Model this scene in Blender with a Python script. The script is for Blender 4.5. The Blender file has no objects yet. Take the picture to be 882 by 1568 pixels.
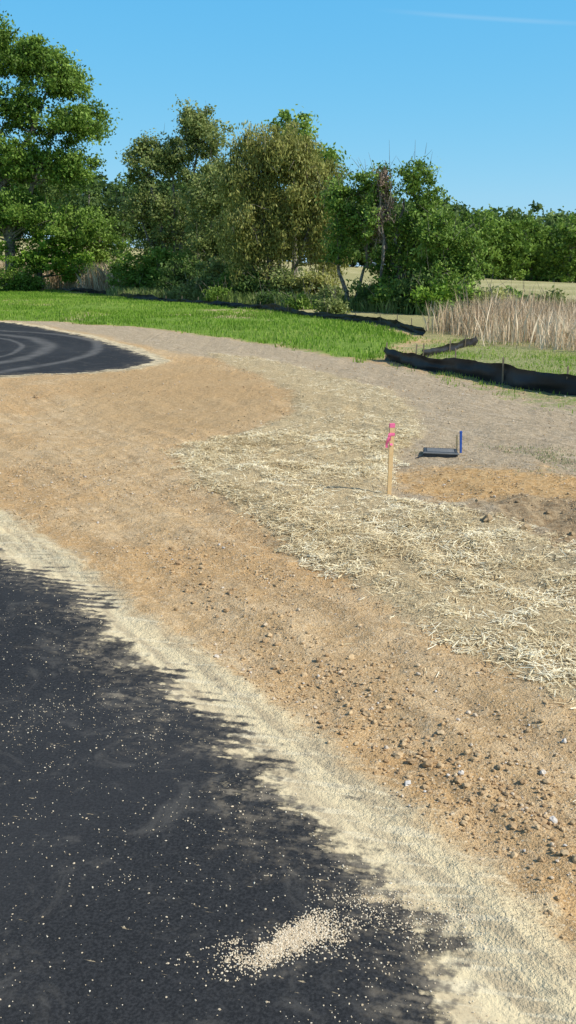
import bpy, math, numpy as np
from mathutils import Vector
rng=np.random.default_rng(7)
sc=bpy.context.scene
# ------------------------------------------------------------------ utilities
def hash2(ix,iy,seed):
    n=(ix.astype(np.int64)*374761393+iy.astype(np.int64)*668265263+seed*982451653)&0xffffffff
    n=((n^(n>>13))*1274126177)&0xffffffff
    return ((n^(n>>16))&0xffff)/65535.0
def vn(x,y,sc_,seed=0):
    x=np.asarray(x,float)*sc_; y=np.asarray(y,float)*sc_
    ix=np.floor(x);iy=np.floor(y);fx=x-ix;fy=y-iy
    fx=fx*fx*(3-2*fx);fy=fy*fy*(3-2*fy)
    a=hash2(ix,iy,seed);b=hash2(ix+1,iy,seed);c=hash2(ix,iy+1,seed);d=hash2(ix+1,iy+1,seed)
    return (a*(1-fx)+b*fx)*(1-fy)+(c*(1-fx)+d*fx)*fy-0.5
def sstep(a,b,x):
    t=np.clip((x-a)/(b-a),0,1);return t*t*(3-2*t)
def sdpoly(x,y,P):
    P=np.array(P,float);x=np.asarray(x,float);y=np.asarray(y,float)
    d=np.full(x.shape,1e18);ins=np.zeros(x.shape,bool)
    n=len(P)
    for i in range(n):
        ax,ay=P[i];bx,by=P[(i+1)%n];ex=bx-ax;ey=by-ay
        t=np.clip(((x-ax)*ex+(y-ay)*ey)/(ex*ex+ey*ey+1e-12),0,1)
        d=np.minimum(d,(x-ax-t*ex)**2+(y-ay-t*ey)**2)
        if ay!=by:
            c=((ay>y)!=(by>y))&(x<(bx-ax)*(y-ay)/(by-ay)+ax)
            ins^=c
    return np.where(ins,1,-1)*np.sqrt(d)
def make_mesh(name,V,F,mats,matidx=None,attrs=None,smooth=False,loc=(0,0,0)):
    me=bpy.data.meshes.new(name)
    V=np.asarray(V,np.float32)-np.array(loc,np.float32)
    F=[np.asarray(f,np.int32) for f in F if len(f)]
    nl=sum(f.size for f in F);nf=sum(len(f) for f in F)
    me.vertices.add(len(V));me.vertices.foreach_set('co',V.ravel())
    me.loops.add(nl);me.polygons.add(nf)
    me.loops.foreach_set('vertex_index',np.concatenate([f.ravel() for f in F]))
    st=[];o=0
    for f in F:
        st.append(o+np.arange(len(f))*f.shape[1]);o+=f.size
    me.polygons.foreach_set('loop_start',np.concatenate(st).astype(np.int32))
    if matidx is not None: me.polygons.foreach_set('material_index',np.asarray(matidx,np.int32))
    me.polygons.foreach_set('use_smooth',np.full(nf,smooth,bool))
    if attrs:
        for k,v in attrs.items():
            a=me.attributes.new(k,'FLOAT','POINT');a.data.foreach_set('value',np.asarray(v,np.float32))
    for m in mats: me.materials.append(m)
    me.update(calc_edges=True);me.validate()
    ob=bpy.data.objects.new(name,me);ob.location=loc
    sc.collection.objects.link(ob)
    return ob
# ------------------------------------------------------------------ site plan (metres)
ASPH=[(-20,14),(-12,12.5),(-5,10.6),(-2.66,8.71),(-2.15,8.12),(-1.6,7.6),(-1.37,7.06),(-1.11,6.33),(-0.72,5.9),(-0.43,5.38),(-0.04,4.68),(0.19,4.24),(0.38,3.92),(0.55,3.55),(0.65,3.23),(0.80,2.85),(1.4,1.0),(2.5,-6),(-20,-6)]
SAND=[(-20,16),(-12,14),(-5.5,12),(-3.1,10.3),(-1.81,8.4),(-1.22,7.21),(-0.5,6.29),(0.04,5.38),(0.41,4.75),(0.74,4.13),(0.99,3.64),(1.25,3.1),(2.2,1),(4,-6),(-20,-6)]
STRAW=[(-1.68,13.72),(-1.11,11.61),(-0.34,9.77),(0.05,8.61),(0.63,7.52),(0.95,6.79),(1.38,6.06),(1.72,5.38),(2.6,3.6),(4.5,1.5),(6,3),(4.2,6.3),(2.63,8.61),(2.27,9.77),(1.69,10.31),(1.2,11.02),(1.33,12.37),(1.66,13.72),(2.12,15.08),(2.32,17.48),(2.13,20.2),(0.93,23.88),(-0.73,27.16),(-2.5,29.15),(-1.51,25.42),(-0.63,23.18),(-0.01,20.2),(0.10,17.48),(-0.42,15.7),(-1.1,14.75)]
ASPH2=[(-40,50),(-20,48),(-12.7,44.4),(-10.4,41.1),(-7.2,35.6),(-4.8,30.25),(-3.46,26.6),(-3.95,24.7),(-5.0,23.6),(-6.1,23.4),(-6.9,22.8),(-12,21.5),(-40,20)]
GRASS=[(-36,118),(-50,125),(-50,54),(-13.1,45.8),(-11.1,44.9),(-6.4,41.1),(-2.57,35.6),(0.18,30.25),(2.1,26.6),(2.6,27.2),(3.4,31.45),(4.53,34.7),(3.6,43.3),(0.6,49),(-1.3,57.4),(-5.4,63),(-10.8,72),(-19,89)]
GRASSR=[(2.6,27.0),(3.7,22.2),(4.9,17.6),(7.5,14.5),(14,11),(30,14),(30,26),(15,25),(9,30),(5.8,35),(3.6,32)]
RED=[(1.35,12.17),(2.17,12.6),(3.53,12.1),(5,11.6),(5,10.3),(3.11,10.31),(1.9,10.77),(1.24,11.09)]
DARK=[(1.95,10.5),(2.6,10.9),(3.6,10.6),(5,10.0),(4.5,8.2),(2.9,8.2),(2.19,9.39)]
COMP=[(-14,47),(-11.1,44.9),(-6.4,41.1),(-2.57,35.6),(0.18,30.25),(2.1,26.6),(3.24,24.0),(4.8,20.0),(6.0,17.0),(12,12.5),(16,8),(14,2),(5,3),(2.5,7),(0.9,10.5),(0.9,14),(1.6,18),(0.4,22.5),(-1.0,26.5),(-2.9,28.6),(-4.2,31),(-7.2,37),(-10.6,42.2)]
PLAT=[(-5.23,23.18),(-2.49,26.79),(-0.7,23),(-0.01,19.21),(-0.30,16.6),(-1.5,14.8),(-3.2,16.5)]
NAT=[(-120,190),(-60,130),(-36,118),(-19,89),(-10.8,72),(-5.4,63),(-1.3,57.4),(0.6,49),(3.6,43.3),(4.53,34.7),(9,29),(15,24.5),(40,20),(900,20),(900,2500),(-900,2500),(-900,190)]
FENCE_BACK=[(-45,130),(-32.1,112.4),(-19.1,88),(-13.75,79),(-10.8,70.5),(-5.57,61.8),(-1.47,55.6),(0.9,48.5),(3.7,43.3),(4.9,36)]
FENCE_FRONT=[(2.58,26.8),(3.24,24.63),(3.97,23.0),(4.79,21.3),(5.85,19.5),(7.6,17.3),(10.5,15.5)]
FENCE_MID=[(3.74,27.6),(5.0,29.5),(6.1,32.2)]
def height(x,y,sd=None):
    x=np.asarray(x,float);y=np.asarray(y,float)
    a=np.maximum(sdpoly(x,y,ASPH),sdpoly(x,y,ASPH2))
    near=sstep(0.05,0.45,-a)
    h=near*(0.07*vn(x,y,0.35,1)+0.055*vn(x,y,1.1,2)+0.034*vn(x,y,3.1,3)+0.024*vn(x,y,8,4)+0.014*vn(x,y,17,5))
    n_=x*.86+y*.51;s_=x*.51-y*.86
    h+=near*sstep(30,16,y)*(0.034*vn(n_*3.2,s_*.35,1,15)+.020*vn(n_*7,s_*.5,1,16))
    h+=0.035*np.exp(-((a+0.28)/0.16)**2)*(0.6+vn(x,y,1.5,9))
    dk=sstep(-0.2,0.5,sdpoly(x,y,DARK))
    h+=dk*(0.08+0.16*vn(x,y,1.6,11)+0.11*vn(x,y,4,12)+.05*vn(x,y,10,14))
    st=sstep(-0.1,0.3,sdpoly(x,y,STRAW)); h+=st*(0.03+.03*vn(x,y,5,17))
    g=sstep(0,4,sdpoly(x,y,GRASS)); h+=g*(0.25*vn(x,y,0.15,13)+0.1)
    s=sstep(92,205,y)
    h+=s*np.clip(-0.085*(x-30),-7,9)
    return h
def gz(x,y): return float(height(np.array([x]),np.array([y]))[0])
# ------------------------------------------------------------------ node helper
class NT:
    def __init__(s,name):
        s.mat=bpy.data.materials.new(name);s.mat.use_nodes=True
        s.t=s.mat.node_tree;s.t.nodes.clear()
        s.out=s.t.nodes.new('ShaderNodeOutputMaterial');s._p=None
    def n(s,ty,**k):
        nd=s.t.nodes.new(ty)
        for a,b in k.items(): setattr(nd,a,b)
        return nd
    def link(s,v,sock):
        if isinstance(v,bpy.types.NodeSocket): s.t.links.new(v,sock)
        elif v is not None:
            if sock.type=='RGBA' and not isinstance(v,(int,float)) and len(v)==3: v=(*v,1)
            sock.default_value=v
    def m(s,op,a,b=None,c=None,clamp=False):
        nd=s.n('ShaderNodeMath',operation=op,use_clamp=clamp)
        s.link(a,nd.inputs[0])
        if b is not None:s.link(b,nd.inputs[1])
        if c is not None:s.link(c,nd.inputs[2])
        return nd.outputs[0]
    def attr(s,name):
        return s.n('ShaderNodeAttribute',attribute_name=name).outputs['Fac']
    def pos(s):
        if s._p is None: s._p=s.n('ShaderNodeTexCoord').outputs['Object']
        return s._p
    def noise(s,scale,detail=2,rough=.5,vec=None,dist=0):
        nd=s.n('ShaderNodeTexNoise');nd.inputs['Scale'].default_value=scale
        nd.inputs['Detail'].default_value=detail;nd.inputs['Roughness'].default_value=rough
        nd.inputs['Distortion'].default_value=dist
        s.link(vec if vec is not None else s.pos(),nd.inputs['Vector'])
        return nd.outputs['Fac']
    def vor(s,scale,vec=None):
        nd=s.n('ShaderNodeTexVoronoi',voronoi_dimensions='2D');nd.inputs['Scale'].default_value=scale
        s.link(vec if vec is not None else s.pos(),nd.inputs['Vector'])
        return nd.outputs['Distance'],nd.outputs['Color']
    def mr(s,v,a,b,c=0,d=1,smooth=True):
        nd=s.n('ShaderNodeMapRange',interpolation_type='SMOOTHSTEP' if smooth else 'LINEAR')
        s.link(v,nd.inputs[0])
        for i,q in enumerate((a,b,c,d)): s.link(q,nd.inputs[1+i])
        return nd.outputs[0]
    def mix(s,f,a,b,mode='MIX'):
        nd=s.n('ShaderNodeMix',data_type='RGBA',blend_type=mode)
        s.link(f,nd.inputs[0]);s.link(a,nd.inputs[6]);s.link(b,nd.inputs[7])
        return nd.outputs[2]
    def fmix(s,f,a,b):
        nd=s.n('ShaderNodeMix',data_type='FLOAT')
        s.link(f,nd.inputs[0]);s.link(a,nd.inputs[2]);s.link(b,nd.inputs[3])
        return nd.outputs[0]
    def bsdf(s,col,rough=.9,spec=.2,normal=None,trans=None):
        b=s.n('ShaderNodeBsdfPrincipled')
        s.link(col,b.inputs['Base Color']);s.link(rough,b.inputs['Roughness'])
        b.inputs['Specular IOR Level'].default_value=spec
        if normal is not None:s.link(normal,b.inputs['Normal'])
        o=b.outputs[0]
        if trans:
            t=s.n('ShaderNodeBsdfTranslucent');s.link(col,t.inputs[0])
            mx=s.n('ShaderNodeMixShader');mx.inputs[0].default_value=trans
            s.t.links.new(o,mx.inputs[1]);s.t.links.new(t.outputs[0],mx.inputs[2]);o=mx.outputs[0]
        s.t.links.new(o,s.out.inputs[0])
        return s.mat
    def bump(s,h,dist=1.0,strength=1.0):
        b=s.n('ShaderNodeBump');b.inputs['Distance'].default_value=dist;b.inputs['Strength'].default_value=strength
        s.link(h,b.inputs['Height']);return b.outputs[0]
# ------------------------------------------------------------------ ground material
def ground_material(name):
    g=NT(name);M=g.m
    P=g.pos()
    sep=g.n('ShaderNodeSeparateXYZ');g.t.links.new(P,sep.inputs[0]);X,Y=sep.outputs[0],sep.outputs[1]
    s_=M('SUBTRACT',M('MULTIPLY',X,.51),M('MULTIPLY',Y,.86))
    n_=M('ADD',M('MULTIPLY',X,.86),M('MULTIPLY',Y,.51))
    cmb=g.n('ShaderNodeCombineXYZ');g.link(M('MULTIPLY',s_,.5),cmb.inputs[0]);g.link(M('MULTIPLY',n_,5),cmb.inputs[1]);ST=cmb.outputs[0]
    cmb2=g.n('ShaderNodeCombineXYZ');g.link(M('MULTIPLY',X,1.2),cmb2.inputs[0]);g.link(M('MULTIPLY',M('ADD',Y,M('MULTIPLY',X,.25)),9),cmb2.inputs[1]);HX=cmb2.outputs[0]
    nL=g.attr('nL');nM=g.noise(2.6,4,.6);nF=g.noise(14,4,.65);nX=g.noise(75,3,.7)
    nH=g.noise(2.0,3,.6,HX);nS=g.noise(1.8,4,.65,ST)
    c0=lambda v:M('SUBTRACT',v,.5)
    # --- dirt
    dirt=g.mix(g.mr(nM,.35,.65),(.57,.385,.19),(.67,.485,.27))
    dirt=g.mix(g.mr(nL,.42,.62),dirt,(.59,.375,.17))
    dirt=g.mix(g.mr(nS,.47,.64,0,.75),dirt,(.46,.305,.15))
    dirt=g.mix(g.mr(nF,.48,.75,0,.7),dirt,(.77,.59,.36))
    dirt=g.mix(g.mr(nX,.48,.30,0,.85),dirt,(.25,.155,.07))
    dirt=g.mix(g.mr(nX,.56,.70,0,.6),dirt,(.86,.72,.48))
    peb,pebc=g.vor(42)
    sepc=g.n('ShaderNodeSeparateColor');g.link(pebc,sepc.inputs[0])
    pm=M('MULTIPLY',g.mr(peb,.30,.22),g.mr(sepc.outputs[0],.74,.80))
    dirt=g.mix(M('MULTIPLY',pm,.7),dirt,g.mix(sepc.outputs[1],(.30,.22,.14),(.82,.72,.53)))
    plat=g.mr(M('ADD',g.attr('sdP'),M('MULTIPLY',c0(nM),2.2)),-.5,.5)
    dirt=g.mix(M('MULTIPLY',plat,.7),dirt,g.mix(g.mr(nF,.4,.65),(.47,.31,.145),(.56,.385,.20)))
    # --- compacted greyish soil
    comp=g.mix(g.mr(nF,.38,.66),(.42,.325,.205),(.56,.45,.30))
    comp=g.mix(g.mr(nS,.5,.65,0,.6),comp,(.64,.53,.37))
    comp=g.mix(g.mr(nX,.50,.32,0,.6),comp,(.25,.19,.12))
    cM=g.mr(M('ADD',g.attr('sdC'),M('MULTIPLY',c0(nM),1.2)),-.35,.35)
    col=g.mix(cM,dirt,comp)
    red=g.mix(g.mr(nF,.35,.65),(.50,.30,.12),(.66,.45,.22))
    col=g.mix(g.mr(M('ADD',g.attr('sdR'),M('MULTIPLY',c0(nM),2.2)),-.25,.35),col,red)
    dk=g.mix(g.mr(nF,.35,.65),(.30,.205,.11),(.48,.36,.21))
    col=g.mix(g.mr(M('ADD',g.attr('sdD'),M('MULTIPLY',c0(nM),1.6)),-.25,.3),col,dk)
    # --- straw underlayer
    sw=g.mix(g.mr(nX,.38,.62),(.31,.225,.115),(.72,.59,.35))
    wv=M('ADD',g.attr('sdW'),M('ADD',M('MULTIPLY',c0(nM),.5),M('MULTIPLY',c0(nF),.4)))
    sM=g.mr(wv,-.10,.18)
    col=g.mix(M('MULTIPLY',sM,.85),col,sw)
    # --- grass floors
    gr=g.mix(g.mr(nM,.35,.65),(.14,.24,.030),(.22,.33,.055))
    gr=g.mix(g.mr(g.attr('nG'),.60,.72,0,.9),gr,(.50,.40,.22))
    col=g.mix(g.mr(M('ADD',g.attr('sdG'),M('MULTIPLY',c0(nM),1.2)),-.2,.4),col,gr)
    grr=g.mix(g.mr(nF,.4,.6),(.22,.28,.07),(.42,.38,.20))
    col=g.mix(g.mr(M('ADD',g.attr('sdH'),M('MULTIPLY',c0(nM),5)),-.3,.9),col,grr)
    # --- fields
    fl=g.mix(g.mr(g.attr('nG'),.4,.6),(.37,.34,.15),(.47,.42,.21))
    fl=g.mix(g.mr(nM,.5,.75,0,.6),fl,(.26,.28,.10))
    col=g.mix(g.mr(M('ADD',g.attr('sdN'),M('MULTIPLY',c0(nM),2)),-.3,.6),col,fl)
    # --- sand windrow
    sand=g.mix(g.mr(nS,.38,.60),(.55,.44,.27),(.80,.66,.40))
    sand=g.mix(g.mr(nH,.50,.62,0,.6),sand,(.87,.75,.50))
    sand=g.mix(g.mr(nX,.42,.28,0,.35),sand,(.45,.35,.21))
    sdA=g.attr('sdA')
    ph=M('ADD',M('MULTIPLY',M('ADD',Y,M('MULTIPLY',X,.30)),2*math.pi*11),M('MULTIPLY',nL,9))
    comb=M('SINE',ph)
    zone=g.mr(M('ABSOLUTE',M('ADD',sdA,M('ADD',.06,M('MULTIPLY',c0(nM),.6)))),.24,.04)
    zone=M('MULTIPLY',zone,g.mr(M('ADD',nL,M('MULTIPLY',c0(nM),1.2)),.50,.68))
    zl=M('MULTIPLY',zone,g.mr(M('ADD',comb,M('MULTIPLY',c0(nF),4)),.1,1.3))
    sand=g.mix(M('MULTIPLY',zl,.6),sand,(.17,.145,.115))
    sM2=g.mr(M('ADD',g.attr('sdS'),M('ADD',M('MULTIPLY',c0(nM),.5),M('MULTIPLY',c0(nF),.22))),-.10,.14)
    col=g.mix(sM2,col,sand)
    # --- asphalt
    asp=g.mix(g.mr(nX,.35,.7),(.018,.019,.020),(.043,.044,.045))
    asp=g.mix(g.mr(nL,.45,.7,0,.4),asp,(.045,.046,.047))
    asp=g.mix(g.mr(g.noise(2.2,5,.72,dist=1.5),.50,.72,0,.38),asp,(.15,.14,.12))
    dx=M('ADD',X,17);dy=M('SUBTRACT',Y,29)
    r=M('SQRT',M('ADD',M('MULTIPLY',dx,dx),M('MULTIPLY',dy,dy)))
    rn=M('ADD',r,M('MULTIPLY',c0(nL),.35))
    ring=M('MAXIMUM',M('MAXIMUM',g.mr(M('ABSOLUTE',M('SUBTRACT',rn,9.8)),.40,.05),g.mr(M('ABSOLUTE',M('SUBTRACT',rn,11.3)),.28,.03)),g.mr(M('ABSOLUTE',M('SUBTRACT',rn,9.0)),.15,.02))
    ring=M('MULTIPLY',M('MULTIPLY',ring,g.mr(Y,18,24)),g.mr(nM,.3,.65,.2,.45))
    asp=g.mix(ring,asp,(.24,.23,.21))
    comb2=M('MULTIPLY',comb,g.mr(M('ADD',nL,M('MULTIPLY',c0(nM),.8)),.46,.66,.0,.07))
    aE=M('ADD',sdA,M('ADD',comb2,M('ADD',M('MULTIPLY',c0(nM),.95),M('MULTIPLY',c0(nH),.38))))
    aM=g.mr(M('ADD',aE,M('MULTIPLY',c0(nF),.55)),-.04,.13)
    dust=g.mr(M('ADD',sdA,M('MULTIPLY',c0(nM),1.8)),.60,-.1,0,.6)
    dust=M('MULTIPLY',dust,g.mr(M('ADD',M('MULTIPLY',nH,.5),M('MULTIPLY',nF,.8)),.58,.80))
    asp=g.mix(dust,asp,(.36,.30,.21))
    pt=g.mr(M('ADD',g.noise(3.6,5,.7,HX),M('MULTIPLY',c0(nF),.45)),.675,.73)
    asp=g.mix(M('MULTIPLY',pt,.8),asp,(.62,.49,.29))
    col=g.mix(aM,col,asp)
    off=g.mr(sdA,.15,-.35,.10,1)
    b=M('MULTIPLY',M('ADD',M('MULTIPLY',nF,.042),M('MULTIPLY',nX,.019)),off)
    rough=g.fmix(aM,.95,.8)
    return g.bsdf(col,rough,.15,g.bump(b))
GM=ground_material('ground_surface')
def attrs_for(x,y):
    nL=.5+.5*vn(x,y,.6,101)+.3*vn(x,y,1.3,102)+.16*vn(x,y,2.7,103)
    nG=.5+.45*vn(x,y,.12,104)+.3*vn(x,y,.4,105)+.2*vn(x,y,1.1,106)+.12*vn(x,y,2.3,107)
    return dict(nL=nL,nG=nG,sdA=np.maximum(sdpoly(x,y,ASPH),sdpoly(x,y,ASPH2)),sdS=np.maximum(sdpoly(x,y,SAND),sdpoly(x,y,ASPH2)+.35),sdW=sdpoly(x,y,STRAW),sdG=sdpoly(x,y,GRASS),
      sdH=sdpoly(x,y,GRASSR),sdR=sdpoly(x,y,RED),sdD=sdpoly(x,y,DARK),sdC=sdpoly(x,y,COMP),sdP=sdpoly(x,y,PLAT),sdN=sdpoly(x,y,NAT))
def axis(lo,a,b,hi,st,gr):
    m=list(np.arange(a,b,st));s=st;v=m[-1]
    up=[]
    while v<hi: s*=gr;v+=s;up.append(v)
    s=st;v=a;dn=[]
    while v>lo: s*=gr;v-=s;dn.append(v)
    return np.array(dn[::-1]+m+up)
gx=axis(-900,-5,5.5,900,.04,1.06);gy=axis(-40,2.2,14,2000,.04,1.025)
GX,GY=np.meshgrid(gx,gy);nx=len(gx);ny=len(gy)
fx,fy=GX.ravel(),GY.ravel()
at=attrs_for(fx,fy);hz=height(fx,fy)
I=np.arange(nx*ny).reshape(ny,nx)
Q=np.stack([I[:-1,:-1],I[:-1,1:],I[1:,1:],I[1:,:-1]],-1).reshape(-1,4)
road_v=(at['sdA']>-.35)
qr=road_v[Q].all(1)
sunk=(at['sdA']>-.25)
make_mesh('ground',np.stack([fx,fy,hz-0.008*sunk],1),[Q],[GM],attrs=at,smooth=True)
rq=Q[qr];u,inv=np.unique(rq,return_inverse=True);rq=inv.reshape(-1,4)
make_mesh('asphalt_road',np.stack([fx[u],fy[u],hz[u]+0.004],1),[rq],[GM],attrs={k:v[u] for k,v in at.items()},smooth=True)
# ------------------------------------------------------------------ tinted materials
def tint_mat(name,c0,c1,c2=None,rough=.8,trans=None,spec=.15):
    g=NT(name);t=g.attr('tint')
    c=g.mix(g.mr(t,0,.6 if c2 else 1,smooth=False),c0,c1)
    if c2: c=g.mix(g.mr(t,.6,1,smooth=False),c,c2)
    return g.bsdf(c,rough,spec,trans=trans)
m_straw=tint_mat('straw',(.44,.33,.17),(.84,.71,.43),(.94,.87,.64),.7)
m_grass=tint_mat('grass_blades',(.13,.24,.025),(.24,.40,.045),(.42,.48,.13),.7,.3)
m_weed=tint_mat('weed_blades',(.18,.22,.08),(.30,.34,.14),(.46,.44,.26),.8)
m_under=tint_mat('undergrowth_blades',(.10,.15,.035),(.19,.26,.07),(.32,.34,.15),.8)
m_dry=tint_mat('dry_reeds',(.38,.27,.16),(.64,.49,.31),(.82,.68,.49),.8)
m_stone=tint_mat('stones',(.38,.25,.13),(.60,.44,.25),(.62,.58,.52),.9)
m_soil=tint_mat('dark_soil',(.26,.18,.10),(.40,.30,.18),None,.95)
m_grit=tint_mat('pale_grit',(.46,.36,.23),(.72,.60,.42),(.84,.76,.60),.9)
# ------------------------------------------------------------------ scatter helpers
def in_poly(P,n,box,amp=.0,inset=0.,dens=None):
    x=rng.uniform(box[0],box[1],n);y=rng.uniform(box[2],box[3],n)
    d=sdpoly(x,y,P)+amp*(vn(x,y,2.6,21)+vn(x,y,9,22)*.6)
    k=d>inset
    if dens is not None: k&=rng.random(n)<dens(x,y)
    return x[k],y[k],d[k]
def strands(name,x,y,length,width,mat,lift=.010,tilt=.20):
    n=len(x);z=height(x,y)+.005
    th=rng.uniform(0,math.tau,n);L=length*rng.uniform(.35,1.5,n)/2;W=width*rng.uniform(.6,1.4,n)/2
    tl=rng.normal(0,tilt,n)
    a=np.stack([np.cos(th)*np.cos(tl),np.sin(th)*np.cos(tl),np.sin(tl)],1)
    b=np.stack([-np.sin(th),np.cos(th),rng.normal(0,.4,n)],1);b/=np.linalg.norm(b,axis=1)[:,None]
    c=np.stack([x,y,z+np.abs(np.sin(tl))*L+rng.random(n)*lift],1)
    la=a*L[:,None];wb=b*W[:,None]
    V=np.stack([c-la-wb,c+la-wb*.6,c+la+wb*.6,c-la+wb],1).reshape(-1,3)
    t=np.clip(rng.normal(.56,.24,n)+.6*vn(x,y,2,33)+.4*vn(x,y,6,34),0,1)
    return make_mesh(name,V,[np.arange(4*n).reshape(-1,4)],[mat],attrs={'tint':np.repeat(t,4)})
dn=lambda x,y:np.clip(.52+1.5*vn(x,y,1.3,31)+1.5*vn(x,y,5,32),.06,1)
x1,y1,_=in_poly(STRAW,380000,(-2,6,1.5,15),.4,.0,dn)
x2,y2,_=in_poly(STRAW,60000,(-3,4,15,30),.5,0,dn)
sx=rng.uniform(-3,4,7000);sy=rng.uniform(4,30,7000);sd=sdpoly(sx,sy,STRAW);k=(sd>-.7)&(rng.random(7000)<np.exp(sd*4))
strands('straw_mulch',np.concatenate([x1,x2,sx[k]]),np.concatenate([y1,y2,sy[k]]),.070,.0058,m_straw)
def blades(name,x,y,hgt,wid,mat,lean=.3,tmean=.45):
    n=len(x);z=height(x,y)-.01
    h=hgt*rng.uniform(.5,1.4,n);w=wid*rng.uniform(.6,1.4,n)/2
    th=rng.uniform(0,math.tau,n);la=rng.uniform(0,math.tau,n);l=h*np.abs(rng.normal(0,lean,n))
    bx,by=np.cos(th)*w,np.sin(th)*w
    V=np.stack([np.stack([x-bx,y-by,z],1),np.stack([x+bx,y+by,z],1),
      np.stack([x+np.cos(la)*l*.4+bx*.7,y+np.sin(la)*l*.4+by*.7,z+h*.6],1),
      np.stack([x+np.cos(la)*l,y+np.sin(la)*l,z+h],1),
      np.stack([x+np.cos(la)*l*.4-bx*.7,y+np.sin(la)*l*.4-by*.7,z+h*.6],1)],1).reshape(-1,3)
    t=np.clip(rng.normal(tmean,.22,n)+.7*vn(x,y,.25,41)+.4*vn(x,y,1.1,42),0,1)
    return make_mesh(name,V,[np.arange(5*n).reshape(-1,5)],[mat],attrs={'tint':np.repeat(t,5)})
gd=lambda x,y:np.clip(1.15-np.clip(vn(x,y,.35,51)*2+vn(x,y,.9,52),0,1)*1.2,0.05,1)*np.clip(60/y,.3,1)
a,b,_=in_poly(GRASS,180000,(-26,5,26,100),.8,0,gd)
blades('grass',a,b,.12,.035,m_grass)
gdr=lambda x,y:np.clip(.35+2.2*vn(x,y,.8,53),0.0,1)
a,b,_=in_poly(GRASSR,60000,(2.5,16,11,36),2.0,0,gdr)
blades('roadside_grass',a,b,.08,.018,m_grass,tmean=.6)
a=rng.normal(2.9,.8,3800);b=rng.normal(13.0,.4,3800);k=(vn(a,b,2.3,61)>.08)&(a>1.7)
blades('weeds',a[k],b[k],.035,.010,m_weed,tmean=.5)
RR=[(5.9,38),(6.2,34.5),(7.6,31.5),(9.3,29.3),(14,25.5),(24,26),(24,45),(10,47)]
rd=lambda x,y:np.clip(.7+1.8*vn(x,y,.5,71),.06,1)
a,b,_=in_poly(RR,75000,(5,24,25,47),2.2,0,rd)
a2,b2,_=in_poly(RR,16000,(5,24,25,47),2.2,0.5,lambda x,y:np.clip(2.4*vn(x,y,.45,72),0,1))
blades('dry_reeds',a,b,.92,.020,m_dry,lean=.34,tmean=.6)
blades('dry_reeds',a2,b2,1.35,.024,m_dry,lean=.28,tmean=.55)
a=rng.uniform(-45,-8,26000);b=91-(a+20)*1.35+rng.uniform(-1,7,26000);k=(a<-15.0+rng.normal(0,1.5,26000))
blades('dry_reeds',a[k],b[k],1.9,.06,m_dry,lean=.25,tmean=.55)
a=rng.uniform(-14,11,14000);b=74-(a+10)*1.35+rng.uniform(-2,6,14000)
k=b>40
blades('undergrowth_grass',a[k],b[k],.6,.05,m_under,lean=.45,tmean=.45)
# ------------------------------------------------------------------ stones
def ico():
    t=(1+5**.5)/2
    v=np.array([(-1,t,0),(1,t,0),(-1,-t,0),(1,-t,0),(0,-1,t),(0,1,t),(0,-1,-t),(0,1,-t),(t,0,-1),(t,0,1),(-t,0,-1),(-t,0,1)],float)
    v/=np.linalg.norm(v[0])
    f=np.array([(0,11,5),(0,5,1),(0,1,7),(0,7,10),(0,10,11),(1,5,9),(5,11,4),(11,10,2),(10,7,6),(7,1,8),(3,9,4),(3,4,2),(3,2,6),(3,6,8),(3,8,9),(4,9,5),(2,4,11),(6,2,10),(8,6,7),(9,8,1)])
    return v,f
IV,IF=ico()
def subdiv(v,f):
    v=list(map(tuple,v));c={};nf=[]
    def mid(a,b):
        k=(min(a,b),max(a,b))
        if k not in c:
            m=(np.array(v[a])+np.array(v[b]))/2;m/=np.linalg.norm(m);c[k]=len(v);v.append(tuple(m))
        return c[k]
    for a,b,d in f:
        x,y,z=mid(a,b),mid(b,d),mid(d,a);nf+=[(a,x,z),(b,y,x),(d,z,y),(x,y,z)]
    return np.array(v),np.array(nf)
IV2,IF2=subdiv(IV,IF)
def stones(name,x,y,size,mat,t=None,fine=False,sink=.15):
    bv,bf=(IV2,IF2) if fine else (IV,IF)
    n=len(x);k=len(bv)
    s=size[:,None,None]*rng.uniform(.6,1.3,(n,1,3))*np.array([1,1,.7])
    v=bv[None]*(1+rng.normal(0,.16,(n,k,1)))*s
    th=rng.uniform(0,math.tau,n);c,s_=np.cos(th)[:,None],np.sin(th)[:,None]
    vx=v[...,0]*c-v[...,1]*s_;vy=v[...,0]*s_+v[...,1]*c
    z=height(x,y)+.004
    V=np.stack([vx+x[:,None],vy+y[:,None],v[...,2]+(z+size*(.5-sink))[:,None]],-1).reshape(-1,3)
    F=(bf[None]+(np.arange(n)*k)[:,None,None]).reshape(-1,3)
    if t is None: t=np.clip(rng.normal(.45,.25,n),0,1)
    return make_mesh(name,V,[F],[mat],attrs={'tint':np.repeat(t,k)})
def dirtpts(n,box):
    x=rng.uniform(box[0],box[1],n);y=rng.uniform(box[2],box[3],n)
    a=np.maximum(sdpoly(x,y,SAND),sdpoly(x,y,ASPH2));w=sdpoly(x,y,STRAW)
    k=(a<.05)&(w<.05)&(rng.random(n)<np.clip(.45+1.3*vn(x,y,.9,81)+1.2*vn(x,y,3,82),.05,1))
    return x[k],y[k]
a,b=dirtpts(60000,(-4,4,3,14))
stones('gravel',a,b,np.clip(rng.lognormal(math.log(.0046),.55,len(a)),.002,.018),m_stone,sink=.3)
a,b=dirtpts(6000,(-7,6,14,27))
stones('gravel',a,b,np.clip(rng.lognormal(math.log(.009),.4,len(a)),.005,.025),m_stone,sink=.3)
n=620
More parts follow.
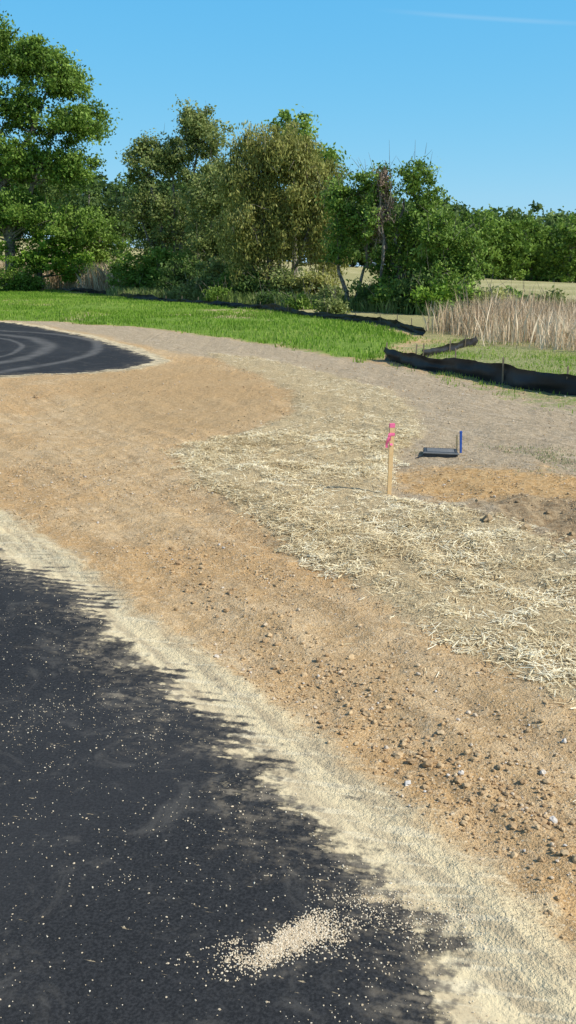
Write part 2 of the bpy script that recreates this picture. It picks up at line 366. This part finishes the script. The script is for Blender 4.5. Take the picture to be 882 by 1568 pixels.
t=rng.random(n);ex=np.interp(t,[0,.2,.5,.8,1],[-1.1,-.2,.62,1.15,1.7]);ey=np.interp(t,[0,.2,.5,.8,1],[8.2,6.6,4.85,4.1,3.2])
stones('soil_clods',ex+rng.normal(.12,.16,n),ey+rng.normal(.1,.22,n),np.clip(rng.lognormal(math.log(.010),.45,n),.004,.024),m_stone,t=np.clip(rng.normal(.28,.2,n),0,1),fine=True,sink=.35)
rk=np.array([(0.62,4.58,.019,1),(0.91,4.67,.020,.95),(1.34,4.68,.022,.9),(1.28,4.23,.024,.95),(1.55,5.03,.019,1),(0.67,4.83,.024,.1),(0.75,4.78,.022,.05),(0.37,5.38,.018,.6),(-4.93,19.21,.07,.1),(1.0,5.3,.014,.9),(1.45,3.9,.018,1),(.84,4.66,.012,.9),(1.36,4.05,.013,.9),(.55,5.0,.013,.8)])
stones('rocks',rk[:,0],rk[:,1],rk[:,2],m_stone,t=rk[:,3],fine=True)
n=130;a=rng.uniform(1.9,4.5,n);b=rng.uniform(8.4,12.0,n);k=(sdpoly(a,b,DARK)>-.3)
stones('dark_soil_clods',a[k],b[k],np.clip(rng.lognormal(math.log(.022),.5,k.sum()),.01,.07),m_soil,fine=True,sink=.3)
# spilled pale grit on the asphalt
n=8500
u=rng.random(n)<.55
a=np.where(u,rng.normal(-.0,.12,n),rng.normal(.22,.30,n));b=np.where(u,3.33+.30*a+rng.normal(0,.055,n)+.12*vn(a,a*0,9,95),3.40+.10*a+rng.normal(0,.14,n))
kk=u|(rng.random(n)<np.clip(.5+2.4*vn(a,b,6,96),0,1));kk&=rng.random(n)<np.clip(.8+2*vn(a,b,14,97),.1,1);a=a[kk];b=b[kk]
stones('spilled_grit',a,b,rng.uniform(.0018,.0048,len(a)),m_grit,sink=.1)
n=42000;a=rng.uniform(-2.6,1.2,n);b=rng.uniform(2.3,9,n);d=sdpoly(a,b,ASPH)
pr=.10+.8*np.exp(-d*2.0)*np.clip(.35+2.4*vn(a,b,2.5,91),0,1)+.5*np.clip(vn(a,b,1.3,92)*2-.1,0,1)+.9*np.clip(vn(a,b,4,93)*2-.45,0,1)+.9*np.clip(vn(a,b,8,94)*2-.6,0,1)
k=(d>.03)&(rng.random(n)<np.clip(pr,.01,1)*np.clip(4.5/b,.3,1)**1.5)
stones('loose_grit',a[k],b[k],np.clip(rng.lognormal(math.log(.0023),.42,k.sum()),.001,.006),m_grit,sink=.1)
# ------------------------------------------------------------------ vegetation
g=NT('bark');m_bark=g.bsdf(g.mix(g.mr(g.noise(5,3,.6),.35,.65),(.12,.10,.08),(.32,.28,.225)),.9,.1)
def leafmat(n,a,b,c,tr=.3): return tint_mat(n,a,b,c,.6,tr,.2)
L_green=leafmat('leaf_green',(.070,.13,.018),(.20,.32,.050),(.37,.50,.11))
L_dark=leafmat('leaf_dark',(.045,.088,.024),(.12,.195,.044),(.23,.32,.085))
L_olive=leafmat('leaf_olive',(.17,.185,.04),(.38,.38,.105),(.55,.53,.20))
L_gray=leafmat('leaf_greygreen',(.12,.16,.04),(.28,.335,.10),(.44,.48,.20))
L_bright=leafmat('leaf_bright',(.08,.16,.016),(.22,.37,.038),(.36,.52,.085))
L_brown=leafmat('vine_brown',(.16,.11,.075),(.30,.22,.16),(.42,.33,.25),.1)
def tube(pts,rad,sides=5):
    pts=np.array(pts);V=[];F=[]
    for i,p in enumerate(pts):
        d=pts[min(i+1,len(pts)-1)]-pts[max(i-1,0)];d/=np.linalg.norm(d)+1e-9
        a=np.cross(d,[.3,.9,.1]);a/=np.linalg.norm(a)+1e-9;b=np.cross(d,a)
        for s in range(sides):
            w=math.tau*s/sides;V.append(p+rad[i]*(a*math.cos(w)+b*math.sin(w)))
    for i in range(len(pts)-1):
        for s in range(sides):
            F.append((i*sides+s,i*sides+(s+1)%sides,(i+1)*sides+(s+1)%sides,(i+1)*sides+s))
    return np.array(V),np.array(F)
def leaf_quads(C,nper,rad,size,droop=0.,flat=.7):
    n=len(C)*nper
    c=np.repeat(C,nper,0);r=np.repeat(rad,nper)
    ct=np.repeat(rng.normal(.45,.19,len(C)),nper)
    d=rng.normal(0,.5,(n,3))*r[:,None]*np.array([1,1,flat])
    if droop>0:
        d[:,2]=-np.abs(rng.random(n))*droop*r*1.6+.3*r
        d[:,:2]*=.8
    c=c+d
    a=rng.normal(0,1,(n,3))
    if droop>0: a[:,2]*=3
    a/=np.linalg.norm(a,axis=1)[:,None]
    b=np.cross(a,rng.normal(0,1,(n,3)));b/=np.linalg.norm(b,axis=1)[:,None]
    s=size*rng.uniform(.6,1.4,n)[:,None]
    w=.35 if droop>0 else .55
    V=np.stack([c+a*s,c+b*s*w,c-a*s,c-b*s*w],1).reshape(-1,3)
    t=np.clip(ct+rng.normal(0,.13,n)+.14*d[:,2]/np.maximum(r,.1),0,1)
    return V,np.repeat(t,4)
def tree(name,base,trunks,blobs,leaf,size=.16,nper=80,clump=.8,droop=0.,bare=0):
    bx,by=base;bz=gz(bx,by)-.1
    o=np.array([bx,by,bz])
    VV=[];FF=[];off=0;nodes=[];nr=[]
    def add(pts,rad,sides=5):
        nonlocal off
        v,f=tube(pts,rad,sides);VV.append(v);FF.append(f+off);off+=len(v)
    for tr in trunks:
        tr=np.array(tr,float);m=np.linspace(0,len(tr)-1,len(tr)*3)
        p=np.stack([np.interp(m,range(len(tr)),tr[:,i]) for i in range(4)],1)
        p[1:-1,:2]+=rng.normal(0,.06,(len(p)-2,2))
        add(p[:,:3]+o,p[:,3],7)
        for q in p[2:]: nodes.append(q[:3]+o);nr.append(q[3])
    C=[];R=[]
    for (dx,dy,z,rx,ry,rz,n) in blobs:
        d=rng.normal(0,1,(n,3));d/=np.linalg.norm(d,axis=1)[:,None];d*=(rng.random((n,1))**.45)*rng.uniform(.82,1.2,(n,1))
        C.append(o+np.array([dx,dy,z])+d*np.array([rx,ry,rz]));R.append(clump*rng.uniform(.45,1.4,n))
    C=np.concatenate(C);R=np.concatenate(R)
    k=C[:,2]>bz+.15;C=C[k];R=R[k]
    order=np.argsort(np.linalg.norm(C-(o+np.array([0,0,C[:,2].mean()-bz])),axis=1))
    for i in order:
        c=C[i];N=np.array(nodes)
        dist=np.linalg.norm(N-c,axis=1)+np.where(N[:,2]>c[2]-.2,1.5,0)-np.array(nr)*3
        j=int(np.argmin(dist));p0=N[j];r0=min(nr[j]*.65,.10);ln=np.linalg.norm(c-p0)
        if ln<.3: continue
        m1=p0+(c-p0)*.35+rng.normal(0,.06*ln,3);m2=p0+(c-p0)*.7+rng.normal(0,.06*ln,3)+np.array([0,0,.05*ln])
        r0=max(r0,.018)
        add([p0,m1,m2,c],[r0,r0*.75,r0*.5,.010],4)
        for q,rr in ((m1,r0*.75),(m2,r0*.55),(c,r0*.4)): nodes.append(q);nr.append(rr)
    for i in range(bare):
        c=C[rng.integers(len(C))]+rng.normal(0,.3,3);d=rng.normal(0,.5,3);d[2]=abs(d[2])+.5
        if droop: d[2]*=-1
        d*=.7
        add([c,c+d*.6,c+d*1.2],[.016,.011,.005],3)
    nb=sum(len(f) for f in FF)
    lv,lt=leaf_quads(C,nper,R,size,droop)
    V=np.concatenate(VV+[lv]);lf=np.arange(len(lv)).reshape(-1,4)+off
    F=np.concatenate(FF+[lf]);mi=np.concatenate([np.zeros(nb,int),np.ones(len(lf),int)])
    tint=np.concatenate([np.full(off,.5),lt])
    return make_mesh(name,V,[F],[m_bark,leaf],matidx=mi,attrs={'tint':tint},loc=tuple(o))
# big tree at left
tree('large_tree',(-24.2,88),[[(0,0,0,.5),(.2,0,5,.42),(-.5,0,10,.33),(-.2,0,15,.2),(-.6,0,20,.08)],[(.1,0,4.5,.3),(2,0,8,.24),(4.2,0,12,.12)],[(0,0,5,.3),(-3,.5,9,.22),(-5,0,13,.1)],[(0,0,9,.22),(2.5,0,13,.15),(4.2,0,16.5,.07)]],
 [(-1.2,0,20.2,2.8,3,2.6,90),(2.9,0,18.6,3.0,3,1.9,80),(5.6,0,17.0,2.0,3,1.5,42),(6.6,0,13.8,2.8,3,1.5,60),(1.8,0,15,3.2,3,2.0,55),(-4,0,16,4,3,4,70),(1.5,0,11.2,5.0,3,2.2,100),(5.4,0,10.2,2.6,2,1.5,48),(-6,0,10,3.5,3,3,40),(.5,0,6.3,6.5,3,2.4,100),(6,0,5.5,2.5,2,1.6,30)],L_green,.14,115,.80,bare=70)
tree('large_tree',(-37,98),[[(0,0,0,.5),(.2,0,5,.42),(-.5,0,10,.33),(-.2,0,15,.2)]],[(0,0,13,6,5,6,140),(0,0,6,6,5,3,70)],L_green,.2,80,1.0,bare=20)
tree('field_maple_tree',(-17.8,95),[[(0,0,0,.25),(0,0,3,.2),(.3,0,6,.08)]],[(-1,0,5.8,2.6,2.5,2.0,60),(.6,0,3.6,2.2,2.5,1.6,44),(-2,0,2,2.6,2,1.5,40)],L_green,.14,80,.75)
tree('field_maple_tree',(-21.5,88),[[(0,0,0,.2),(0,0,2.5,.15),(.3,0,4,.08)]],[(0,0,3.4,3.4,2.5,1.9,80),(3.0,0,2.1,2.2,2,1.2,40)],L_bright,.13,80,.65)
tree('multi_stem_tree',(-9.4,82),[[(0,0,0,.2),(-.8,0,5,.15),(-1.6,0,9,.09),(-1.9,0,12,.04)],[(.3,0,0,.2),(1,0,5,.15),(1.9,0,9,.1),(2.3,0,13,.04)],[(0,0,0,.16),(.3,0,6,.12),(.2,0,10,.05)],[(-.3,0,0,.14),(-1.8,0,4,.09),(-2.8,0,7.5,.05)]],
 [(-1.4,0,10.6,2.1,1.8,1.9,66),(2.4,0,12.5,2.1,2,2.1,85),(3.2,0,9.0,2.2,2,2.2,70),(-2.0,0,7.4,2.4,2,2.2,60),(.9,0,6.5,2.8,2,2.4,70),(.4,0,10.2,1.8,1.5,1.8,36),(0,0,3.2,3.6,2,2.2,80)],L_gray,.115,90,.66,bare=220)
tree('multi_stem_tree',(-5.2,76),[[(0,0,0,.2),(0,0,4,.15),(.4,0,7,.05)]],[(0,0,7.4,2.4,2,2.6,85),(.3,0,3.8,2.7,2,2.2,80),(-.3,0,1.6,3,2,1.3,45)],L_gray,.12,88,.7,bare=90)
tree('willow_tree',(-1.3,66.5),[[(0,0,0,.2),(.1,0,2.5,.17),(-.4,0,5.5,.12),(-.7,0,9,.05)],[(.2,0,0,.16),(.9,0,3,.13),(1.5,0,6,.09),(1.8,0,8.5,.04)],[(-.3,0,0,.13),(-1.2,0,3,.09),(-2,0,6,.05)],[(.5,0,0,.12),(2.2,0,3.2,.08),(3.1,0,6,.04)]],
 [(.2,0,10.0,2.1,1.8,1.2,80),(1.8,0,9.2,1.9,1.8,1.4,70),(-1.3,0,8.2,1.8,1.8,1.6,66),(3.2,0,7.6,1.6,1.6,1.5,55),(.8,0,6.5,2.8,1.8,1.6,70),(3.7,0,5.4,1.4,1.5,1.3,40),(-1.7,0,5.0,1.7,1.6,1.5,46),(.8,0,4.2,2.6,1.6,1.3,40),(-.8,0,2.6,2.0,1.6,1.2,26),(4.0,0,3.4,1.1,1,.9,20)],L_olive,.12,105,.78,droop=1.4,bare=160)
tree('tall_background_tree',(.6,88),[[(0,0,0,.3),(0,0,6,.22),(.2,0,12,.08)]],[(-.3,0,12.7,1.9,2,2.0,56),(2.0,0,10.4,1.9,2,2,36),(0,0,8,3,2,2.5,50)],L_green,.15,85,.75)
tree('leaning_tree',(6.0,56),[[(0,0,0,.17),(.2,0,2,.14),(.0,0,4,.10),(.3,0,6,.05)],[(.1,0,1.6,.11),(1.0,0,3.5,.08),(1.3,0,5.8,.04)],[(0,0,2.2,.1),(-1,0,4.2,.07),(-1.3,0,6,.04)]],
 [(-1.0,0,6.5,.8,1,1.0,24),(1.0,0,7.0,.9,1,1.0,30),(1.6,0,6.0,.7,1,.9,18),(-1.5,0,4.5,1.1,1.2,1.2,30),(1.0,0,4.5,1.5,1.3,1.2,55),(.6,0,2.6,2.2,1.3,1.4,70),(.4,0,1.2,2.4,1.3,.9,45)],L_green,.09,80,.48,bare=120)
tree('leaning_tree',(3.6,57),[[(0,0,0,.15),(-.5,0,1.2,.12),(-.8,0,2.6,.08),(-.7,0,5.5,.04)],[(.1,0,0,.13),(.4,0,1.3,.1),(.9,0,2.7,.07),(.6,0,5,.03)]],
 [(-.9,0,6.1,.8,1,1.0,26),(-.2,0,4.8,1.3,1.2,1.2,44),(.4,0,6.4,.7,1,.9,16),(-.7,0,3.2,.9,1,.8,16)],L_green,.09,80,.48,bare=70)
tree('vine_tangle',(5.0,55.5),[[(0,0,0,.1),(.1,0,3,.08),(0,0,6.9,.05)]],[(0,0,7.2,.5,.5,.4,14),(.35,0,6.1,.3,.4,.7,10),(-.2,0,5.2,.3,.4,.7,8)],L_brown,.08,60,.35,droop=1.8,bare=60)
tree('roadside_tree',(8.2,53),[[(0,0,0,.13),(.1,0,2,.1),(0,0,4.2,.05)]],[(-.3,0,4.0,1.3,1.2,1.0,52),(1.1,0,3.4,1.0,1.2,.9,30),(.1,0,2.2,2.0,1.3,1.3,75),(0,0,.9,2.2,1.3,.8,40)],L_green,.09,85,.48,bare=50)
S=[(-26,83,1.9,L_bright),(-23,86,2.2,L_green),(-16,88,1.8,L_bright),(-13.6,85,2.0,L_green),(-11.8,80,3.2,L_green),(-9.4,78,3.6,L_green),(-7.4,74,2.8,L_dark),(-4.8,70,2.6,L_gray),(-3.4,68,2.0,L_green),(-2.2,66,1.8,L_dark),(0.2,65,2.0,L_gray),(1.6,64,1.8,L_olive),(2.6,60,1.0,L_gray),(4.6,55,1.3,L_dark),(5.8,53,1.5,L_green),(6.8,52,1.9,L_dark),(7.6,50.5,1.8,L_bright),(9.2,51,1.5,L_gray),(10.0,48,1.0,L_olive),(11.5,52,1.2,L_green),(13.5,52,1.0,L_gray),(-1.0,60.5,.8,L_dark),(0.6,56,.7,L_green),(2.2,52,.7,L_gray),(-4.5,65,.9,L_green),(-7,68,1.0,L_gray)]
for (x,y,h,m) in S:
    tree('shrub',(x,y),[[(0,0,0,.05),(.1,0,h*.5,.03),(.2,0,h*.8,.02)],[(0,0,0,.05),(-.3,.2,h*.4,.03),(-.5,0,h*.7,.02)]],[(0,0,h*.5,h*.75,h*.6,h*.55,int(26+h*15)),(h*.5,0,h*.3,h*.5,h*.5,h*.35,16)],m,.08+.012*h,75,.40+.07*h,bare=14)
for (x,y,h) in [(28,150,10),(33,152,9),(38,158,10),(43,155,10),(24,160,8),(50,160,9)]:
    tree('field_tree',(x,y),[[(0,0,0,.25),(0,0,h*.5,.18),(0,0,h*.8,.08)]],[(0,0,h*.6,h*.40,h*.3,h*.38,60),(0,0,h*.25,h*.42,h*.3,h*.22,34)],L_green,.26,52,1.1)
# distant forest
C=[];R=[];TV=[];TF=[];toff=0;CT=[]
for i in range(235):
    x=rng.uniform(-95,105);row=rng.integers(0,4);y=206+row*10+rng.uniform(-4,4)
    h=rng.uniform(12.5,15.5)+row*.9
    z=gz(x,y)
    n=36;d=rng.normal(0,1,(n,3));d/=np.linalg.norm(d,axis=1)[:,None];d*=rng.random((n,1))**.35
    C.append(np.array([x,y,z+h*.5])+d*np.array([h*.36,h*.36,h*.5]));R.append(rng.uniform(1.1,2.1,n));CT.append(np.full(n,rng.normal(0,.13)))
    v,f=tube([(x,y,z-.3),(x,y,z+h*.4),(x+.3,y,z+h*.8)],[.3,.2,.1],5);TV.append(v);TF.append(f+toff);toff+=len(v)
C=np.concatenate(C);R=np.concatenate(R);CT=np.concatenate(CT);k=C[:,2]>height(C[:,0],C[:,1])+.2;C=C[k];R=R[k];CT=CT[k]
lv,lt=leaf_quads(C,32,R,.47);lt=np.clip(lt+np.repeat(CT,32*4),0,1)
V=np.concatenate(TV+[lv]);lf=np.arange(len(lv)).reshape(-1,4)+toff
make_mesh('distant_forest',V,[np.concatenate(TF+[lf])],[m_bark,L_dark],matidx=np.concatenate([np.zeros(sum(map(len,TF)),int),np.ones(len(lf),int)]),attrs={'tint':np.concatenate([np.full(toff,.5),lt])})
# ------------------------------------------------------------------ silt fences
g=NT('fence_fabric');m_fab=g.bsdf(g.mix(g.mr(g.noise(1.5,4),.4,.7),(.010,.010,.012),(.030,.029,.030)),.55,.35)
g=NT('weathered_wood');m_wood=g.bsdf(g.mix(g.noise(20,3),(.20,.15,.10),(.36,.28,.19)),.85,.2)
def fence(name,P,h,step=2.2,fold=.05):
    P=np.array(P,float);seg=np.linalg.norm(np.diff(P,axis=0),axis=1);L=np.concatenate([[0],np.cumsum(seg)])
    n=int(L[-1]/.12);t=np.linspace(0,L[-1],n)
    x=np.interp(t,L,P[:,0]);y=np.interp(t,L,P[:,1])
    dx=np.gradient(x);dy=np.gradient(y);q=np.hypot(dx,dy);nx_,ny_=-dy/q,dx/q
    z=height(x,y);ph=(t/step)%1
    sag=-.14*h*np.sin(ph*math.pi)+.45*h*vn(t,t*0,.35,3)
    w=fold*(vn(t,t*0,2.2,4))+.25*vn(t,t*0,.3,8)
    rows=[];K=7
    for k in range(K):
        f=k/(K-1);ww=w*(1-abs(2*f-1)*.3)+.14*vn(t,t*0+k*.6,1.4,6)*(.25+f*(1-f)*4)+.05*vn(t,t*0+k,4,7)*f*(1-f)*4
        rows.append(np.stack([x+nx_*ww,y+ny_*ww,z-.03+f*(h+sag)],1))
    V=np.concatenate(rows);I=np.arange(K*n).reshape(K,n)
    F=np.stack([I[:-1,:-1],I[:-1,1:],I[1:,1:],I[1:,:-1]],-1).reshape(-1,4)
    root=bpy.data.objects.new(name,None);sc.collection.objects.link(root)
    fab=make_mesh('fabric',V,[F],[m_fab],smooth=True);fab.parent=root
    pv=[];pf=[];o=0
    for s in np.arange(0,L[-1],step):
        wv=float(np.interp(s,t,w));px=np.interp(s,L,P[:,0])+float(np.interp(s,t,nx_))*wv;py=np.interp(s,L,P[:,1])+float(np.interp(s,t,ny_))*wv;pz=gz(px,py)
        lx,ly=rng.normal(0,.04,2);hh=h+rng.uniform(.02,.2)
        px+=.03;py+=.03
        b=.016
        for zz,ox,oy in ((-.1,0,0),(hh-.03,lx,ly),(hh,lx,ly)):
            bb=b if zz<hh else b*.5
            for cx,cy in ((-1,-1),(1,-1),(1,1),(-1,1)): pv.append((px+ox+cx*bb,py+oy+cy*bb,pz+zz))
        for l in (0,4):
            for c in range(4): pf.append((o+l+c,o+l+(c+1)%4,o+l+4+(c+1)%4,o+l+4+c))
        pf.append((o+8,o+9,o+10,o+11));o+=12
    st=make_mesh('posts',np.array(pv),[np.array(pf)],[m_wood]);st.parent=root
fence('silt_fence',FENCE_BACK,.38,2.4)
fence('silt_fence',FENCE_FRONT,.42,1.9,.10)
fence('silt_fence',FENCE_MID,.30,1.8)
# ------------------------------------------------------------------ survey stake etc.
def simple(name,c0,c1,scale=20,rough=.7):
    g=NT(name);return g.bsdf(g.mix(g.noise(scale,3),c0,c1),rough,.3)
m_lath=simple('lath_wood',(.68,.43,.18),(.85,.62,.33),14)
m_pink=simple('pink_ribbon',(.85,.12,.28),(.95,.24,.42),8,.5)
m_blue=simple('blue_paint',(.03,.10,.42),(.05,.16,.55),15,.5)
m_cast=simple('dark_plastic',(.03,.032,.035),(.08,.085,.09),25,.5)
m_lid=simple('grey_lid',(.17,.18,.18),(.34,.33,.31),12,.7)
def box_part(name,parent,size,loc,mat,rot=(0,0,0),bev=.004,taper=None):
    import bmesh
    bm=bmesh.new();bmesh.ops.create_cube(bm,size=1)
    for v in bm.verts:
        v.co.x*=size[0];v.co.y*=size[1];v.co.z*=size[2]
        if taper and v.co.z<0: v.co.x*=taper;v.co.y*=taper
    if bev: bmesh.ops.bevel(bm,geom=bm.edges[:],offset=bev,segments=2,affect='EDGES')
    me=bpy.data.meshes.new(name);bm.to_mesh(me);bm.free();me.materials.append(mat)
    ob=bpy.data.objects.new(name,me);sc.collection.objects.link(ob);ob.location=loc;ob.rotation_euler=rot;ob.parent=parent
    return ob
def empty(name,loc,rot=(0,0,0)):
    e=bpy.data.objects.new(name,None);sc.collection.objects.link(e);e.location=loc;e.rotation_euler=rot;return e
e=empty('survey_stake',(1.17,11.09,gz(1.17,11.09)),(math.radians(1),math.radians(.8),math.radians(12)))
box_part('lath',e,(.060,.024,.92),(0,0,.36),m_lath,bev=.003,taper=.75)
box_part('painted_top',e,(.064,.028,.05),(0,0,.80),m_pink,bev=.003)
box_part('ribbon_wrap',e,(.068,.032,.035),(0,0,.70),m_pink,bev=.004)
for k,(sx_,ln) in enumerate(((-.03,.17),(-.008,.14))):
    V=[];n=10
    for i in range(n):
        f=i/(n-1)
        for s in (-.5,.5):
            V.append((sx_-.03*math.sin(f*2.4+k)+s*.032,-.024-.02*math.sin(f*5+k)-.004*k,.715-f*ln+s*.004))
    r=make_mesh('ribbon_tail',np.array(V),[np.array([(2*i,2*i+1,2*i+3,2*i+2) for i in range(n-1)])],[m_pink],smooth=True);r.parent=e
e=empty('blue_marker_stake',(2.41,13.5,gz(2.41,13.5)),(0,math.radians(-2),0))
box_part('post',e,(.035,.025,.36),(0,0,.13),m_blue,bev=.004,taper=.8)
box_part('cap',e,(.041,.031,.03),(0,0,.30),m_blue,bev=.008)
box_part('backing_lath',e,(.02,.012,.30),(-.05,.03,.10),m_lath,bev=.002)
e=empty('drain_inlet_box',(2.10,13.35,gz(2.1,13.35)-.02),(0,math.radians(1.5),math.radians(-6)))
for nm,s,l in (('front_wall',(.46,.04,.11),(0,-.15,.03)),('back_wall',(.46,.04,.11),(0,.15,.03)),('side_wall_a',(.04,.258,.11),(-.21,0,.03)),('side_wall_b',(.04,.258,.11),(.21,0,.03))):
    box_part(nm,e,s,l,m_cast,bev=.006)
for i in range(4): box_part('grate_bar_%d'%i,e,(.376,.035,.02),(0,-.095+.063*i,.078),m_lid,bev=.004)
box_part('rim_lip',e,(.49,.025,.018),(0,-.184,.075),m_lid,bev=.004)
e=empty('leaning_rod',(1.83,13.2,gz(1.83,13.2)+.02),(0,math.radians(66),math.radians(10)))
v,f=tube([(0,0,-.12),(0,0,.0),(0.004,0,.12)],[.010,.010,.008],8)
r=make_mesh('rod',v,[f],[m_cast],smooth=True);r.parent=e
# ------------------------------------------------------------------ camera, sky, sun
cam=bpy.data.cameras.new('camera');co=bpy.data.objects.new('camera',cam);sc.collection.objects.link(co)
co.location=(0,0,2.6);co.rotation_euler=(math.radians(90-14.3),0,0)
cam.sensor_fit='VERTICAL';cam.sensor_height=24;cam.lens=24/2*1506/784;cam.clip_end=5000;cam.clip_start=.05
sc.camera=co
EL=math.radians(42);AZ=math.atan2(.95,-.28)
sd_=Vector((math.sin(AZ)*math.cos(EL),math.cos(AZ)*math.cos(EL),math.sin(EL)))
sl=bpy.data.lights.new('sun','SUN');sl.energy=5.0;sl.angle=math.radians(.53);sl.color=(1,.945,.85)
so=bpy.data.objects.new('sun',sl);sc.collection.objects.link(so);so.rotation_euler=sd_.to_track_quat('Z','Y').to_euler()
w=bpy.data.worlds.new('World');sc.world=w;w.use_nodes=True;nt=w.node_tree;nt.nodes.clear()
sky=nt.nodes.new('ShaderNodeTexSky');sky.sky_type='NISHITA';sky.sun_disc=False;sky.sun_elevation=EL;sky.sun_rotation=AZ
sky.air_density=1;sky.dust_density=.2;sky.ozone_density=3
def wn(t,**k):
    n=nt.nodes.new(t)
    for a,b in k.items(): setattr(n,a,b)
    return n
def wm(op,a,b):
    n=wn('ShaderNodeMath',operation=op)
    for i,v in enumerate((a,b)):
        if isinstance(v,bpy.types.NodeSocket): nt.links.new(v,n.inputs[i])
        else: n.inputs[i].default_value=v
    return n.outputs[0]
def wmr(v,a,b,c=0.,d=1.):
    n=wn('ShaderNodeMapRange',interpolation_type='SMOOTHSTEP');nt.links.new(v,n.inputs[0])
    for i,q in enumerate((a,b,c,d)): n.inputs[i+1].default_value=q
    return n.outputs[0]
hs=wn('ShaderNodeHueSaturation');hs.inputs['Saturation'].default_value=1.25
nt.links.new(sky.outputs[0],hs.inputs['Color'])
sp=wn('ShaderNodeSeparateColor');cb=wn('ShaderNodeCombineColor');nt.links.new(hs.outputs[0],sp.inputs[0])
for i,(e_,c_) in enumerate(((.66,.86),(.344,2.42),(.134,4.7))):
    nt.links.new(wm('MULTIPLY',wm('POWER',sp.outputs[i],e_),c_),cb.inputs[i])
tc=wn('ShaderNodeTexCoord');sx3=wn('ShaderNodeSeparateXYZ');nt.links.new(tc.outputs['Generated'],sx3.inputs[0])
mx=wn('ShaderNodeMix',data_type='RGBA');nt.links.new(wmr(sx3.outputs[2],.26,.5),mx.inputs[0]);nt.links.new(cb.outputs[0],mx.inputs[6]);nt.links.new(sky.outputs[0],mx.inputs[7])
# faint old contrail high in the sky
ln=wm('ABSOLUTE',wm('SUBTRACT',wm('ADD',sx3.outputs[2],wm('MULTIPLY',sx3.outputs[0],.098)),.228),0)
band=wm('MULTIPLY',wmr(ln,.0030,.0),wm('MULTIPLY',wmr(sx3.outputs[0],.07,.16),wmr(sx3.outputs[0],.30,.2)))
band=wm('MULTIPLY',band,wmr(sx3.outputs[1],0,.2,0,.12))
mc=wn('ShaderNodeMix',data_type='RGBA');nt.links.new(band,mc.inputs[0]);nt.links.new(mx.outputs[2],mc.inputs[6]);mc.inputs[7].default_value=(5,5.6,6,1)
bg=wn('ShaderNodeBackground');bg.inputs[1].default_value=.15
wo=wn('ShaderNodeOutputWorld')
nt.links.new(mc.outputs[2],bg.inputs[0]);nt.links.new(bg.outputs[0],wo.inputs[0])
sc.view_settings.view_transform='Standard';sc.view_settings.look='None';sc.view_settings.exposure=0
